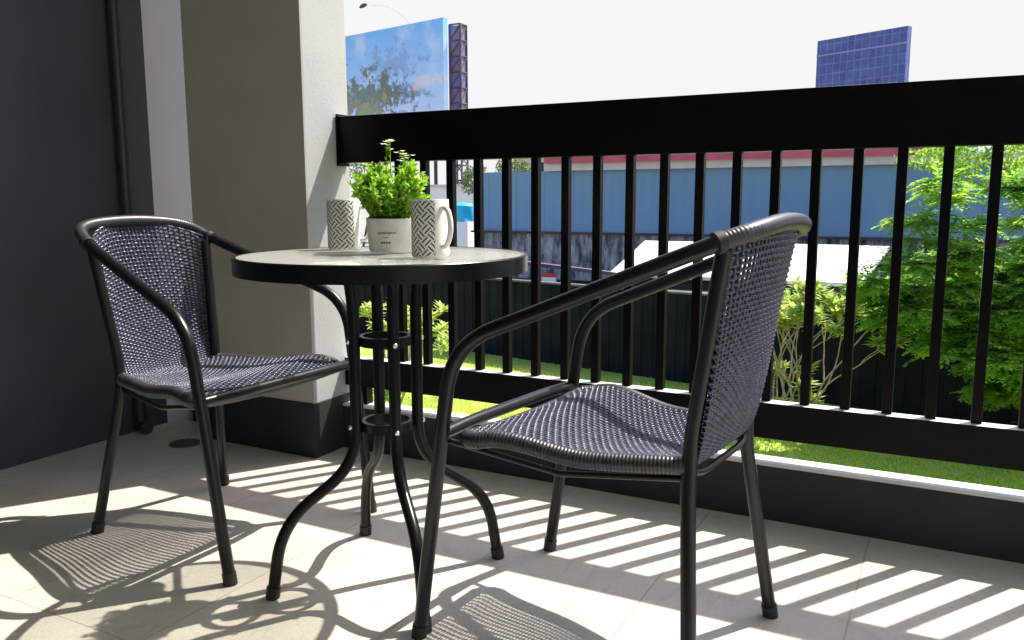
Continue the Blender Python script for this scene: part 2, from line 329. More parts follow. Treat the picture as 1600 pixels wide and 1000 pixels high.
def grid_mat():
    m = mat('blue hoarding back', (0.06, 0.07, 0.22), 0.6); n = m.node_tree.nodes; l = m.node_tree.links; p = n['Principled BSDF']
    tc = n.new('ShaderNodeTexCoord'); sp = n.new('ShaderNodeSeparateXYZ'); cb = n.new('ShaderNodeCombineXYZ')
    l.new(tc.outputs['Object'], sp.inputs[0]); l.new(sp.outputs['X'], cb.inputs[0]); l.new(sp.outputs['Z'], cb.inputs[1])
    br = n.new('ShaderNodeTexBrick'); br.offset = 0; br.inputs['Scale'].default_value = 1; br.inputs['Brick Width'].default_value = 0.55; br.inputs['Row Height'].default_value = 0.7
    br.inputs['Mortar Size'].default_value = 0.03; br.inputs['Color1'].default_value = (0.055, 0.08, 0.23, 1); br.inputs['Color2'].default_value = (0.07, 0.10, 0.28, 1); br.inputs['Mortar'].default_value = (0.13, 0.17, 0.37, 1)
    l.new(cb.outputs[0], br.inputs['Vector']); ns = n.new('ShaderNodeTexNoise'); ns.inputs['Scale'].default_value = 1.4; ns.inputs['Detail'].default_value = 8; ns.inputs['Roughness'].default_value = .8; l.new(tc.outputs['Object'], ns.inputs['Vector'])
    r = n.new('ShaderNodeMapRange'); r.inputs[1].default_value = .3; r.inputs[2].default_value = .7; r.inputs[3].default_value = .6; r.inputs[4].default_value = 1.5; l.new(ns.outputs['Fac'], r.inputs[0])
    v = n.new('ShaderNodeVectorMath'); v.operation = 'SCALE'; l.new(br.outputs['Color'], v.inputs[0]); l.new(r.outputs[0], v.inputs['Scale']); l.new(v.outputs[0], p.inputs['Base Color']); return m
M_grid = grid_mat()

M_earth = mat('dusty_ground', (0.26, 0.25, 0.235), 0.9, col2=(0.18, 0.175, 0.165), scale=0.3, detail=8)
def grass_ground():
    m = mat('garden soil and turf', (0.20, 0.32, 0.04), 0.9, col2=(0.38, 0.42, 0.09), scale=0.8, bump=0.8, bscale=12, detail=8); return m
M_ground = grass_ground()
M_grass = leafmat('grass blades', (0.22, 0.40, 0.03), (0.50, 0.58, 0.08), 0.45, 0.9)

GZ = -2.8
# ------------------------------------------------------------------ setting
b = MB(); b.add([(-900, -900, GZ), (900, -900, GZ), (900, 900, GZ), (-900, 900, GZ)], [(0, 1, 2, 3)])
tag(b.build('ground', M_earth), kind='structure')
b = MB(); b.add([(-32, 0.07, GZ + .004), (16, 0.07, GZ + .004), (16, 10.5, GZ + .004), (-32, 19.1, GZ + .004)], [(0, 1, 2, 3)])
tag(b.build('lawn', M_ground), kind='structure')
b = MB(); b.box(0.0905, 6.0, -4.2, -0.0005, -0.18, 0)
tag(b.build('balcony_floor', M_tile), kind='structure')
b = MB(); b.box(-0.3, 6.2, -4.4, -0.05, 2.75, 2.95); b.box(-0.3, 0.862, -0.049, 1.7, 2.75, 2.95)  # second box is an added, unseen slab keeping sun off the left corner
tag(b.build('ceiling', M_house), kind='structure')
# left dark wall
b = MB(); b.box(-0.2, 0.09, -4.2, -0.056, -0.18, 2.75)
tag(b.build('side_wall', M_dwall), 'smooth dark blue-grey balcony wall at the left, behind the downpipe', 'wall')
# recessed wall
t = empty('recessed_wall', (0.09, -0.056, 0)); tag(t, 'pale lilac-grey strip of wall running outward between dark wall and pillar', 'wall')
b = MB(); b.box(-0.2, 0.09, -0.0558, 0.85, GZ, 2.75); b.build('wall', M_pink, t, loc=(-0.09, 0.056, 0))
b = MB(); b.box(0.0905, 0.565, 0.30, 0.36, GZ, 2.75); b.build('sun_blocker', M_pink, t, loc=(-0.09, 0.056, 0))  # hidden wall added to stop sun coming through the gap
t = empty('gap_kerb', (0.23, 0.0, -0.18)); tag(t, 'short dark kerb closing the gap beside the pillar foot, behind the left chair', 'kerb')
b = MB(); b.prism([(0.135, 0.0), (0.3695, 0.0), (0.3695, 0.35), (0.215, 0.35)], 'y', 0.0, 0.06); b.build('face', M_curb, t, loc=(-0.23, 0, 0.0))
b = MB(); b.box(0.091, 0.3695, 0.0605, 0.10, 0.0, 0.27); b.build('backing', M_curb, t, loc=(-0.23, 0, 0.0))
# pillar
t = empty('pillar', (0.62, -0.03, 0)); tag(t, 'square plastered pillar, beige in shade and sunlit on its railing side', 'pillar')
b = MB(); b.box(0.376, 0.8645, -0.1320, 0.073, 0.176, 2.75); b.build('shaft', M_pillar, t, loc=(-0.62, 0.03, 0), bevel=0.003)
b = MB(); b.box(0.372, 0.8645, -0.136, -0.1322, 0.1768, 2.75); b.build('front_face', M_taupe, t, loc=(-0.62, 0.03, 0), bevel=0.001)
b = MB(); b.box(0.370, 0.8675, -0.139, 0.076, 0.0005, 0.1765); b.build('skirting', M_curb, t, loc=(-0.62, 0.03, 0), bevel=0.002)
# house wall behind the viewer and right end wall
b = MB(); b.box(-0.2, 6.2, -4.4, -4.2, -0.18, 2.75)
tag(b.build('house_wall', M_house), 'plain beige house wall closing the back of the balcony', 'wall')
# low curb wall carrying the railing
t = empty('low_wall', (0.8645, 0, 0)); tag(t, 'low dark grey parapet wall with pale top, under the railing', 'wall')
b = MB(); b.box(0.0032, 5.3, 0.0, 0.058, GZ, 0.1415); b.build('wall', M_curb, t)
b = MB(); b.box(0.0032, 5.3, -0.003, 0.066, 0.1417, 0.149); b.build('coping', M_cope, t, bevel=0.002)

# ------------------------------------------------------------------ railing
t = empty('balcony_railing', (0.8645, 0.036, 0.149)); tag(t, 'black metal balcony railing with deep top rail and square upright bars', 'railing')
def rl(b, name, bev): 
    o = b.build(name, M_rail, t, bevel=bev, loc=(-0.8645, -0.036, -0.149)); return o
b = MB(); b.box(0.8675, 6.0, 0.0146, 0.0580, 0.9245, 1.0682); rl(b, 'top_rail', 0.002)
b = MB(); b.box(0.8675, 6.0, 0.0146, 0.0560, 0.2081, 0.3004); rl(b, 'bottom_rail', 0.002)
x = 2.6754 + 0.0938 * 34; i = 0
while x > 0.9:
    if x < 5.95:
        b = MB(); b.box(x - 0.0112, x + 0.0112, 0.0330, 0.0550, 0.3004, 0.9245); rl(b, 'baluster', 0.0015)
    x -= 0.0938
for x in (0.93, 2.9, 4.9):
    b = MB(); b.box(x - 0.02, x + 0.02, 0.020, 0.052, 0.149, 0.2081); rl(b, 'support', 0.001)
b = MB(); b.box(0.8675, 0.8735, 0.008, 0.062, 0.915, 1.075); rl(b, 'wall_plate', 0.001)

# ------------------------------------------------------------------ downpipe, drain
t = empty('downpipe', (0.113, -0.185, 0)); tag(t, 'thin dark downpipe with floor elbow in the left wall corner', 'pipe')
b = MB(); b.tube([(0, 0, 2.75), (0, 0, 0.05)], 0.019, 20); b.build('pipe', M_pipe, t, smooth=True)
b = MB(); b.tube(fillet([(0, 0, 0.075), (0, 0, 0.024), (0.045, -0.012, 0.024)], 0.025), 0.0215, 20); b.build('elbow', M_pipe, t, smooth=True)
for z in (0.95, 1.9):
    b = MB(); b.lathe([(0.019, 0), (0.0225, 0), (0.0225, 0.02), (0.019, 0.02)], 24, (0, 0, z), True); b.build('clip', M_pipe, t, smooth=True)
t = empty('floor_drain', (0.365, -0.215, 0)); tag(t, 'round dark floor drain with slotted grate by the pillar foot', 'drain')
b = MB(); b.lathe([(0.040, 0.0), (0.052, 0.0), (0.050, 0.004), (0.040, 0.004)], 40, (0, 0, 0), True); b.build('ring', M_cap2, t, smooth=True)
b = MB(); b.lathe([(0.0, 0.0015), (0.0398, 0.0015), (0.0398, 0.0003)], 32)
for k in range(-3, 4):
    h = math.sqrt(0.038 ** 2 - (k * 0.0105) ** 2); b.box(-h, h, k * 0.0105 - 0.0025, k * 0.0105 + 0.0025, 0.0016, 0.0042)
b.build('grate', M_pipe, t)

# ------------------------------------------------------------------ chairs
def make_chair(loc, rz, q, label):
    t = empty('rattan_chair', loc, rz); tag(t, label, 'chair', 'woven armchairs at the round table')
    V = Vector
    FF, K, AM, K2, HB, RF, RS = q['FF'], q['K'], q['AM'], q['K2'], q['HB'], q['RF'], q['RS']
    sg = lambda p, s: V((p[0], p[1] * s, p[2]))
    # one bent tube: front leg - arm - back hoop - arm - front leg
    path = [sg(FF, 1), sg(K, 1), sg(AM, 1), sg(K2, 1), V(HB), sg(K2, -1), sg(AM, -1), sg(K, -1), sg(FF, -1)]
    pts = fillet(path, [0.085, 0.05, 0.11, 0.12, 0.11, 0.05, 0.085], 10)
    b = MB(); b.tube(pts, 0.0132, 16); b.build('arm_frame', M_frame, t, smooth=True)
    # wrapped section of the hoop between the two clips
    P = resample(fillet([sg(AM, 1).lerp(sg(K2, 1), .05), sg(K2, 1), V(HB), sg(K2, -1), sg(AM, -1).lerp(sg(K2, -1), .05)], [0.11, 0.12, 0.11], 14), 0.0016)
    n = len(P) - 1
    b = MB(); b.tube(P, 0.015, 16, rf=lambda u: 0.0140 + 0.0003 * math.sin(u * n * 1.6 * math.pi / 3.2 * 1.0)); b.build('hoop_wrap', M_rattan_w, t, smooth=True, sharp=80)
    for s in (1, -1):
        a = sg(AM, s).lerp(sg(K2, s), .04); d = (sg(K2, s) - sg(AM, s)).normalized()
        b = MB(); b.tube([a - d * 0.006, a + d * 0.006], 0.0172, 16); b.build('clip', M_cap, t, smooth=True)
        # rear leg and back post in one tube
        top = sg(AM, s).lerp(sg(K2, s), 0.10) + V((0.0, -0.012 * s, -0.012))
        pp = fillet([sg(RF, s), sg(RS, s), top], [0.07], 8)
        b = MB(); b.tube(pp, 0.0125, 14); b.build('rear_leg', M_frame, t, smooth=True)
        for p_ in (FF, RF):
            up = (sg(K if p_ is FF else RS, s) - sg(p_, s)).normalized()
            b = MB(); b.tube([sg(p_, s) - up * 0.001, sg(p_, s) + up * 0.026], 0.0148, 14); b.build('foot_cap', M_cap, t, smooth=True)
    # seat frame
    sf = q['SF']; zr = q['zr']
    fl = lambda s: V(FF).lerp(V(K), sf[2] / K[2])
    fp = lambda s: sg(fl(s), s)
    b = MB(); b.tube(fillet([fp(1), V((sf[0] + .012, sf[1] * .62, sf[2] + .004)), V((sf[0] + .012, -sf[1] * .62, sf[2] + .004)), fp(-1)], 0.04, 6), 0.0115, 14); b.build('front_bar', M_frame, t, smooth=True)
    rp = lambda s, dz=0: sg(V(RS) + V((0, 0, dz)), s)
    b = MB(); b.tube(fillet([rp(1, -.012), V((RS[0] - .010, RS[1] * .8, zr - .022)), V((RS[0] - .010, -RS[1] * .8, zr - .022)), rp(-1, -.012)], 0.05, 6), 0.006, 12); b.build('rear_bar', M_frame, t, smooth=True)
    for s in (1, -1):
        b = MB(); b.tube([fp(s) + V((-.005, -.01 * s, -.012)), V(((sf[0] + RS[0]) / 2, s * (sf[1] + RS[1]) / 2, zr - .040)), rp(s, -.030)], 0.0055, 10); b.build('side_bar', M_frame, t, smooth=True)
    # ---- seat surface
    XF = sf[0] - 0.029; XR = RS[0] + 0.004; WF = sf[1] - 0.006; WR = RS[1] + 0.004
    prof = q['prof']
    def zp(u):
        for (u0, z0), (u1, z1) in zip(prof, prof[1:]):
            if u <= u1:
                k = (u - u0) / (u1 - u0); k = k * k * (3 - 2 * k); return z0 + (z1 - z0) * k
        return prof[-1][1]
    def hw(u):
        base = WR + (WF - WR) * min(1, u * 1.1) ** 0.85
        if u > .90: base -= 0.02 * ((u - .90) / .10) ** 2
        return base
    def S(u, v):  # u back->front, v -1..1
        return V((XR + (XF - XR) * u, hw(u) * v, zp(u) - 0.020 * (1 - v * v) ** 1 * (1 - 0.6 * u)))
    def weave(name, Sf, L, nrow_pitch, stake_pitch, Wd, matl):
        L = max(sum((Sf((k + 1) / 40, v) - Sf(k / 40, v)).length for k in range(40)) for v in (0, .9)); b = MB(); rows = int(L / nrow_pitch); cols = int(Wd / stake_pitch); seg = 3 * cols
        rr = 0.0030 if name == 'backrest' else 0.0018
        def nrm(u, v):
            e = 1e-3; a = Sf(min(u + e, 1), v) - Sf(max(u - e, 0), v); c = Sf(u, min(v + e, 1)) - Sf(u, max(v - e, -1)); return c.cross(a).normalized()
        for i in range(rows + 1):
            u = i / rows; pts = []
            for k in range(seg + 1):
                v = -1 + 2 * k / seg; ph = math.sin(math.pi * (k / 3) + (math.pi if i % 2 else 0) + math.pi / 2)
                pts.append(Sf(u, v) + nrm(u, v) * (0.0026 * ph))
            b.tube(pts, rr, 5, caps=False)
        for j in range(1, cols):
            v = -1 + 2 * j / cols
            b.tube([Sf(k / 26, v) for k in range(27)], 0.0029, 6, caps=False)
        return b.build(name, matl, t, smooth=True, sharp=80)
    seat = weave('seat', S, (XF - XR) * 1.04, 0.0068, 0.0130, 2 * WF, M_rattan)
    # wrapped rolls round the seat edges
    for s in (1, -1):
        P = resample([S(k / 40, s) + V((0, 0, -.010)) for k in range(41)], 0.0013); n_ = len(P)
        b = MB(); b.tube(P, 0.014, 12, rf=lambda u: 0.0152 + 0.0005 * math.sin(u * n_ * 1.3)); b.build('seat_roll', M_rattan_w, t, smooth=True, sharp=80)
    P = resample([S(1, -1 + k / 20) + V((0.004, 0, -.010)) for k in range(41)], 0.0013); n2 = len(P)
    b = MB(); b.tube(P, 0.012, 12, rf=lambda u: 0.0125 + 0.0005 * math.sin(u * n2 * 1.3)); b.build('front_roll', M_rattan_w, t, smooth=True, sharp=80)
    # ---- backrest
    topz = HB[2] - 0.012
    def Bk(u, v):  # u bottom->top
        pl = V(RS).lerp(V(AM).lerp(V(K2), 0.12) + V((0, -0.012, 0)), u)
        wv = pl.y - 0.004
        bul = 0.030 + (abs(HB[0] - pl.x) - 0.030 if False else 0) 
        xb = pl.x - (0.005 + (abs(HB[0] - AM[0]) - 0.012) * u ** 2.3) * (1 - abs(v) ** 2.4)
        z = RS[2] - 0.012 + (pl.z - RS[2] + 0.012) * u
        z += (topz - (V(AM).lerp(V(K2), 0.12).z)) * u * (1 - abs(v) ** 3)
        # curl forward into the seat at the very bottom
        xb += 0.035 * max(0, (0.12 - u) / 0.12) ** 2
        return V((xb, wv * v, z))
    weave('backrest', Bk, (AM[2] - RS[2]) * 1.03, 0.0064, 0.0115, 2 * AM[1], M_rattan)
    for s in (1, -1):
        b = MB(); b.tube([Bk(k / 20, s) + V((.0115, 0.002 * s, 0)) for k in range(21)], 0.0035, 8); b.build('back_edge', M_rattan_w, t, smooth=True)
    return t
make_chair((1.020, -0.650, 0), R(-1.35), dict(FF=(.272, .237, 0), K=(.1976, .248, .556), AM=(-.21, .181, .708), K2=(-.290, .155, .750), HB=(-.305, 0, .762),
           RF=(-.234, .199, 0), RS=(-.172, .142, .385), SF=(.222, .235, .392), zr=.385, prof=[(0, .394), (.4, .391), (.8, .405), (1, .394)]),
           'woven dark brown armchair on the left, beside the dark wall, facing the table')
make_chair((2.081, -0.684, 0), R(173.8), dict(FF=(.294, .234, 0), K=(.209, .231, .563), AM=(-.24, .181, .748), K2=(-.285, .130, .768), HB=(-.290, 0, .778),
           RF=(-.230, .209, 0), RS=(-.186, .133, .400), SF=(.225, .230, .400), zr=.394, prof=[(0, .402), (.4, .396), (.8, .415), (1, .404)]),
           'woven dark brown armchair on the right, nearest the railing, seen from its side and back')

# ------------------------------------------------------------------ table
TX, TY = 1.5691, -0.7052
t = empty('bistro_table', (TX, TY, 0)); tag(t, 'round bistro table with frosted glass top and black bent tube legs', 'table')
b = MB(); b.lathe([(0.0, 0.6945), (0.2885, 0.6945), (0.2885, 0.6995), (0.0, 0.6995)], 96); b.build('glass_top', M_glass, t, smooth=True)
b = MB(); b.lathe([(0.2890, 0.667), (0.2965, 0.667), (0.2965, 0.6985), (0.2945, 0.7005), (0.2888, 0.7005), (0.2888, 0.6998), (0.2888, 0.672)], 128, closed=True); b.build('rim', M_table, t, smooth=True)
for k in range(4):
    a = R(50.5 + 90 * k); d = Vector((math.cos(a), math.sin(a), 0)); Z = Vector((0, 0, 1))
    P = [d * .17 + Z * .672, d * .075 + Z * .672, d * .066 + Z * .60, d * .066 + Z * .265, d * .225 + Z * .155, d * .250 + Z * 0.0]
    b = MB(); b.tube(fillet(P, [.045, .03, .075, .075], 10), 0.0122, 16); lg = b.build('leg', M_table, t, smooth=True)
    b = MB(); b.tube([d * .250 + Z * -.0005, d * .2463 + Z * .024], 0.0145, 16); b.build('foot_cap', M_cap, lg, smooth=True)
for z in (.522, .342):
    b = MB(); b.lathe([(0.046, -.010), (0.0545, -.010), (0.0545, .010), (0.046, .010)], 48, (0, 0, z), True); b.build('brace_ring', M_table, t, smooth=True)
    for k in range(4):
        a = R(50.5 + 90 * k); d = Vector((math.cos(a), math.sin(a), 0)); Z = Vector((0, 0, 1))
        b = MB(); b.tube([d * .077 + Z * z, d * .0805 + Z * z, d * .0825 + Z * z], [.0052, .0052, .003], 12); b.build('screw', M_screw, t, smooth=True)
for k in range(4):
    b = MB(); a = R(50.5 + 90 * k); d = Vector((math.cos(a), math.sin(a), 0)); Z = Vector((0, 0, 1))
    b.tube([d * .16 + Z * .672, d * .289 + Z * .672], 0.0075, 10); b.build('top_support', M_table, t, smooth=True)

# ------------------------------------------------------------------ mugs
def mug(loc, handle_deg, a0, a1, label, H=.112, RR=.0365):
    t = empty('mug', loc); tag(t, label, 'mug', 'patterned mugs on the table')
    b = MB(); b.lathe([(0, 0.002), (RR - .004, 0.0), (RR - .0005, .004), (RR, .012), (RR, H - .002), (RR - .001, H), (RR - .003, H), (RR - .0038, H - .003), (RR - .004, .008), (0, .006)], 64); b.build('body', M_mug, t, smooth=True, sharp=50)
    a = R(handle_deg); d = Vector((math.cos(a), math.sin(a), 0)); Z = Vector((0, 0, 1))
    P = fillet([d * (RR - .002) + Z * (H * .84), d * (RR + .020) + Z * (H * .86), d * (RR + .030) + Z * (H * .5), d * (RR + .016) + Z * (H * .2), d * (RR - .002) + Z * (H * .20)], .02, 6)
    b = MB(); b.tube(P, .0052, 12); b.build('handle', M_mug, t, smooth=True)
    # woven-band print: groups of slanted bars turning by 90 degrees
    b = MB(); rr = RR + .0003
    def W(s, z, dr=0): return ((rr + dr) * math.cos(s / RR), (rr + dr) * math.sin(s / RR), z)
    s0, s1 = R(a0) * RR, R(a1) * RR; g = .0165; bars = []
    i = 0; z = 0.002
    q2 = math.sqrt(.5)
    for i in range(-14, 15):
        for j in range(-14, 15):
            cs = (s0 + s1) / 2 + (i + j) * g * q2; cz = H / 2 + (i - j) * g * q2
            ang = 45 if (i + j) % 2 == 0 else -45
            for off in (-.0040, .0040):
                dx, dz = math.cos(R(ang)), math.sin(R(ang)); nx, nz_ = -dz, dx
                L = .0080; Wd = .0015
                quad = [(cs + dx * u + nx * (v + off), cz + dz * u + nz_ * (v + off)) for (u, v) in ((-L, -Wd), (0, -Wd), (L, -Wd), (L, Wd), (0, Wd), (-L, Wd))]
                quad = [(min(max(a_, s0), s1), min(max(c_, .004), H - .003)) for a_, c_ in quad]
                ar = abs(quad[0][0] - quad[3][0]) * abs(quad[0][1] - quad[3][1])
                if ar < 1.2e-5: continue
                b.add([W(x, z_, .0) for x, z_ in quad], [(0, 1, 4, 5), (1, 2, 3, 4)])
    b.build('printed_pattern', M_pat, t)
    return t
mug((1.392, -0.610, .6997), 25, -160, -14, 'patterned white mug standing behind the plant pot, beside the pillar')
mug((1.705, -0.735, .6997), -20, -170, -42, 'patterned white mug in front of the plant pot, handle turned to the right')

# ------------------------------------------------------------------ potted plant
t = empty('potted_plant', (1.548, -0.638, .6997)); tag(t, 'small leafy green plant with tiny pale flowers in a pale inscribed pot', 'plant')
POTH = .072
b = MB(); b.lathe([(0, .002), (.0495, .002), (.0525, .006), (.0575, POTH - .004), (.0575, POTH), (.054, POTH), (.053, POTH - .01), (0, POTH - .01)], 56); b.build('pot', M_pot, t, smooth=True, sharp=50)
b = MB(); b.lathe([(0, POTH - .004), (.053, POTH - .007)], 40)
b.build('soil', M_soil, t, smooth=True)
b = MB()
for k in range(70):
    a = random.uniform(0, 6.28); r = .051 * math.sqrt(random.random()); c = Vector((r * math.cos(a), r * math.sin(a), POTH - .003)); s = random.uniform(.002, .005)
    bmv = []; 
    for i in range(3):
        for j in range(6): bmv.append(c + Vector((s * math.cos(j * 1.047) * (1, .8, .2)[i] * (1.2), s * math.sin(j * 1.047) * (1, .8, .2)[i], s * (0, .7, 1)[i] * .8)))
    b.add(bmv, [(i * 6 + j, i * 6 + (j + 1) % 6, (i + 1) * 6 + (j + 1) % 6, (i + 1) * 6 + j) for i in range(2) for j in range(6)] + [(12, 13, 14, 15, 16, 17)])
b.build('pebbles', mat('pebbles', (0.55, 0.5, 0.42), .7, col2=(0.25, 0.12, 0.07), scale=60), t, smooth=True, sharp=80)
# small dark lettering-like print on the side facing the viewer
b = MB(); face = math.atan2(CAM.y + .638, CAM.x - 1.548) - .28
def strk(s, z, L, ang, wd=.0007):
    dx, dz = math.cos(ang), math.sin(ang); v = []
    for (u, w_) in ((-L / 2, -wd), (L / 2, -wd), (L / 2, wd), (-L / 2, wd)):
        ss = s + dx * u - dz * w_; zz = z + dz * u + dx * w_; r = .0525 + .0052 * (zz / POTH) + .0006; an = face + ss / r
        v.append((r * math.cos(an), r * math.sin(an), zz))
    b.add(v, [(0, 1, 2, 3)])
random.seed(3)
s = -.019
while s < .020:
    strk(s, .043, random.uniform(.002, .0034), random.choice((1.57, 1.57, .3, 1.2, 1.9))); strk(s + .001, .0415 + random.uniform(-.001, .003), .002, random.choice((0, .4, -.5))); s += random.uniform(.0026, .0036)
for s in (-.006, -.003, 0.0, .003): strk(s, .033 + .0008 * math.sin(s * 900), .0028, .5 if int(s * 1e3) % 2 else -.6, .0005)
for s, an, L in ((-.011, -1.1, .006), (-.0085, 1.1, .005), (-.005, 0, .003), (-.004, 1.57, .004), (0, 1.57, .004), (.0025, .5, .004), (.006, 1.4, .005), (.008, 0, .003)): strk(s, .0225, L, an, .0008)
b.build('lettering', M_ink, t)
# foliage
def leaf(b, c, d, n, L, W, mi=0):
    d = d.normalized(); s = d.cross(n)
    if s.length < 1e-4: s = d.orthogonal()
    s.normalize(); nn = s.cross(d)
    b.add([c, c + d * L * .5 + s * W * .5 + nn * L * .05, c + d * L, c + d * L * .5 - s * W * .5 + nn * L * .05], [(0, 1, 2), (0, 2, 3)], mi)
rv = lambda: Vector((random.gauss(0, 1), random.gauss(0, 1), random.gauss(0, 1))).normalized()
random.seed(11)
bl = MB(); bs = MB(); bf = MB(); bp_ = MB()
RTh = Vector((RT.x, RT.y, 0)).normalized()
for k in range(105):
    a = random.uniform(0, 6.28); r0 = .038 * math.sqrt(random.random()); base = Vector((r0 * math.cos(a), r0 * math.sin(a), POTH - .006))
    out = Vector((math.cos(a), math.sin(a), 0)); h = random.uniform(.055, .145) * (1.0 - .35 * (r0 / .038)); spread = random.uniform(.2, .75) * (r0 / .038) ** .6
    tip = base + out * (spread * .062 + .012) + Vector((0, 0, h)) + rv() * .006
    mid = base.lerp(tip, .5) + rv() * .004 - Vector((0, 0, -.006))
    P = [base, mid, tip]; bs.tube(P, .0007, 4, caps=False)
    nl = int(h / .0052)
    for i in range(nl):
        u = .12 + .88 * i / nl; c = base.lerp(mid, u * 2) if u < .5 else mid.lerp(tip, u * 2 - 1)
        for s_ in range(3):
            d = (rv() + Vector((0, 0, .55)) + out * .3); leaf(bl if (random.random() < .86 or u < .6) else bp_, c, d, rv(), random.uniform(.011, .020), random.uniform(.006, .012))
# taller sprays with pale blossoms, widest over the sides of the pot
sprays = [(-.012, .150, 0), (-.004, .160, 0), (.026, .135, 0), (.034, .128, 0), (-.048, .105, 0), (.052, .085, .01), (.06, .07, 0), (-.05, .055, 0), (.018, .118, 0), (-.03, .09, .01), (.056, .05, -.01), (-.058, .03, 0), (.045, .10, 0)]
for (sx, h, sy) in sprays:
    base = RTh * sx * .45 + Vector((0, 0, POTH)); tip = RTh * sx + Vector((0, 0, POTH + h - .0)) + Vector((-RTh.y, RTh.x, 0)) * sy
    mid = base.lerp(tip, .5) + RTh * sx * .12; P = [base, mid, tip]; bs.tube(P, .0009, 4, caps=False)
    for i in range(9):
        u = .4 + .6 * i / 9; c = mid.lerp(tip, max(0, u * 2 - 1)); leaf(bl, c, rv() + Vector((0, 0, .3)), rv(), .012, .006)
    for q in range(5):
        c = tip + Vector((random.gauss(0, .006), random.gauss(0, .006), random.gauss(0, .003)))
        bf = MB()
        for w_ in range(6):
            a = w_ * 1.047 + random.random(); leaf(bf, c, Vector((math.cos(a), math.sin(a), .25)), Vector((0, 0, 1)), .0075, .0048)
        bf.build('flower', M_white, t)
for q in range(34):
    bf = MB()
    a = random.uniform(0, 6.28); z = random.uniform(.01, .10); r = .055 + random.gauss(0, .006); c = Vector((r * math.cos(a), r * math.sin(a), POTH + z))
    for w_ in range(5):
        a = w_ * 1.256 + random.random(); leaf(bf, c, Vector((math.cos(a), math.sin(a), .2)) + rv() * .4, Vector((0, 0, 1)), .006, .004)
    bf.build('flower', M_white, t)
bs.build('stems', M_leafp, t); bl.build('leaves', M_leafp, t); bp_.build('young_leaves', M_leafpale, t)

# ------------------------------------------------------------------ garden: fence
FY = 13.31; fr = math.atan2(-.18, 1)
t = empty('garden_fence', (0, FY, GZ), fr); tag(t, 'dark slatted garden fence with greyish top rail behind the lawn', 'fence')
for k in range(-14, 7):
    x0 = k * 2.0
    b = MB()
    for j in range(16): b.box(x0 - .032 + j * .1275, x0 - .032 + j * .1275 + .1268, -.012 + .012 * (j % 2), .012 + .012 * (j % 2), .0, 1.76 - .006 * (j % 3))
    if len(b.v): b.build('panel', M_fence, t)
    b = MB(); b.box(x0 - .04, x0 + .04 - .011, .02, .10, 0, 1.759); b.build('post', M_fence, t)
b = MB(); b.box(-28, 14, -.05, .12, 1.762, 1.80); b.build('top_rail', M_cap2, t)

# lawn blades (stuff)
random.seed(5); b = MB(); nf = Vector((math.sin(-fr) * -1, math.cos(fr), 0))
for k in range(52000):
    px = random.uniform(480, 1640); py = random.uniform(520, 800)
    d = FW + RT * ((px - 800) / 1297.5) - UP * ((py - 500) / 1297.5); s = (GZ - CAM.z) / d.z; c = CAM + d * s
    if c.y > FY - .18 * c.x - .15 or c.y < .5: continue
    h = random.uniform(.03, .085); w_ = random.uniform(.008, .016); a = random.uniform(0, 3.14); e = Vector((math.cos(a), math.sin(a), 0)) * w_
    tip = c + Vector((random.gauss(0, .03), random.gauss(0, .03), h)); b.add([c - e, c + e, tip], [(0, 1, 2)])
tag(b.build('grass', M_grass), 'short sunlit green lawn between balcony and dark fence', 'grass', kind='stuff')

# ------------------------------------------------------------------ trees
def limb(b, p, d, L, r, depth, tips, droop=0.0, fork=2, spread=.5):
    n = 4; P = [p]; q = p; dd = d.normalized()
    for i in range(n):
        dd = (dd + rv() * .13 + Vector((0, 0, -droop))).normalized(); q = q + dd * (L / n); P.append(q)
    b.tube(P, [r * (1 - .35 * i / n) for i in range(n + 1)], 7)
    if depth == 0: tips.append((q, dd)); return
    for k in range(fork):
        nd = (dd + rv() * spread + Vector((0, 0, .1))).normalized(); limb(b, q, nd, L * random.uniform(.65, .85), r * .65, depth - 1, tips, droop, fork, spread)

def frangipani(base, h, label, seed, lean=Vector((0, 0, 0)), stems=4, sc=1.0, depth=2):
    random.seed(seed); t = empty('frangipani', base); tag(t, label, 'tree', 'young frangipanis in the lawn')
    b = MB(); tips = []
    for k in range(stems):
        a = k * 6.28 / stems + random.random(); d = Vector((math.cos(a) * .32, math.sin(a) * .32, 1)) + lean
        limb(b, Vector((math.cos(a) * .05, math.sin(a) * .05, 0)), d, h * .42, .020 * sc, depth, tips, 0, 2, .45)
    b.build('trunk', M_bark, t, smooth=True)
    b = MB()
    for k in range(7):
        a = random.uniform(0, 6.28); r = random.uniform(.15, .45) * h * .4; tips.append((Vector((math.cos(a) * r, math.sin(a) * r, h * random.uniform(.12, .55))), Vector((math.cos(a) * .5, math.sin(a) * .5, 1)).normalized()))
    for (q, dd) in tips:
        for k in range(19):
            a = random.uniform(0, 6.28); o = Vector((math.cos(a), math.sin(a), random.uniform(-.3, .9))).normalized()
            L = random.uniform(.15, .27) * sc
            n = 3; c = q - dd * random.uniform(0, .22)
            leaf(b, c, o, Vector((0, 0, 1)), L, L * .3)
            leaf(b, c + rv() * .03, o + rv() * .5, Vector((0, 0, 1)), L * .8, L * .28)
    b.build('crown', M_leaff, t)
    return t
def gpt(px, py):
    d = FW + RT * ((px - 800) / 1297.5) - UP * ((py - 500) / 1297.5); return CAM + d * ((GZ - CAM.z) / d.z)
frangipani(gpt(1248, 672), 2.0, 'pale-stemmed young frangipani tree behind the right chair, full of yellow-green tufts', 4, stems=7, sc=1.0, depth=3)
frangipani(gpt(1212, 662), 1.85, 'slim frangipani partly hidden by the back of the right chair', 9, stems=6, sc=.95, depth=3)
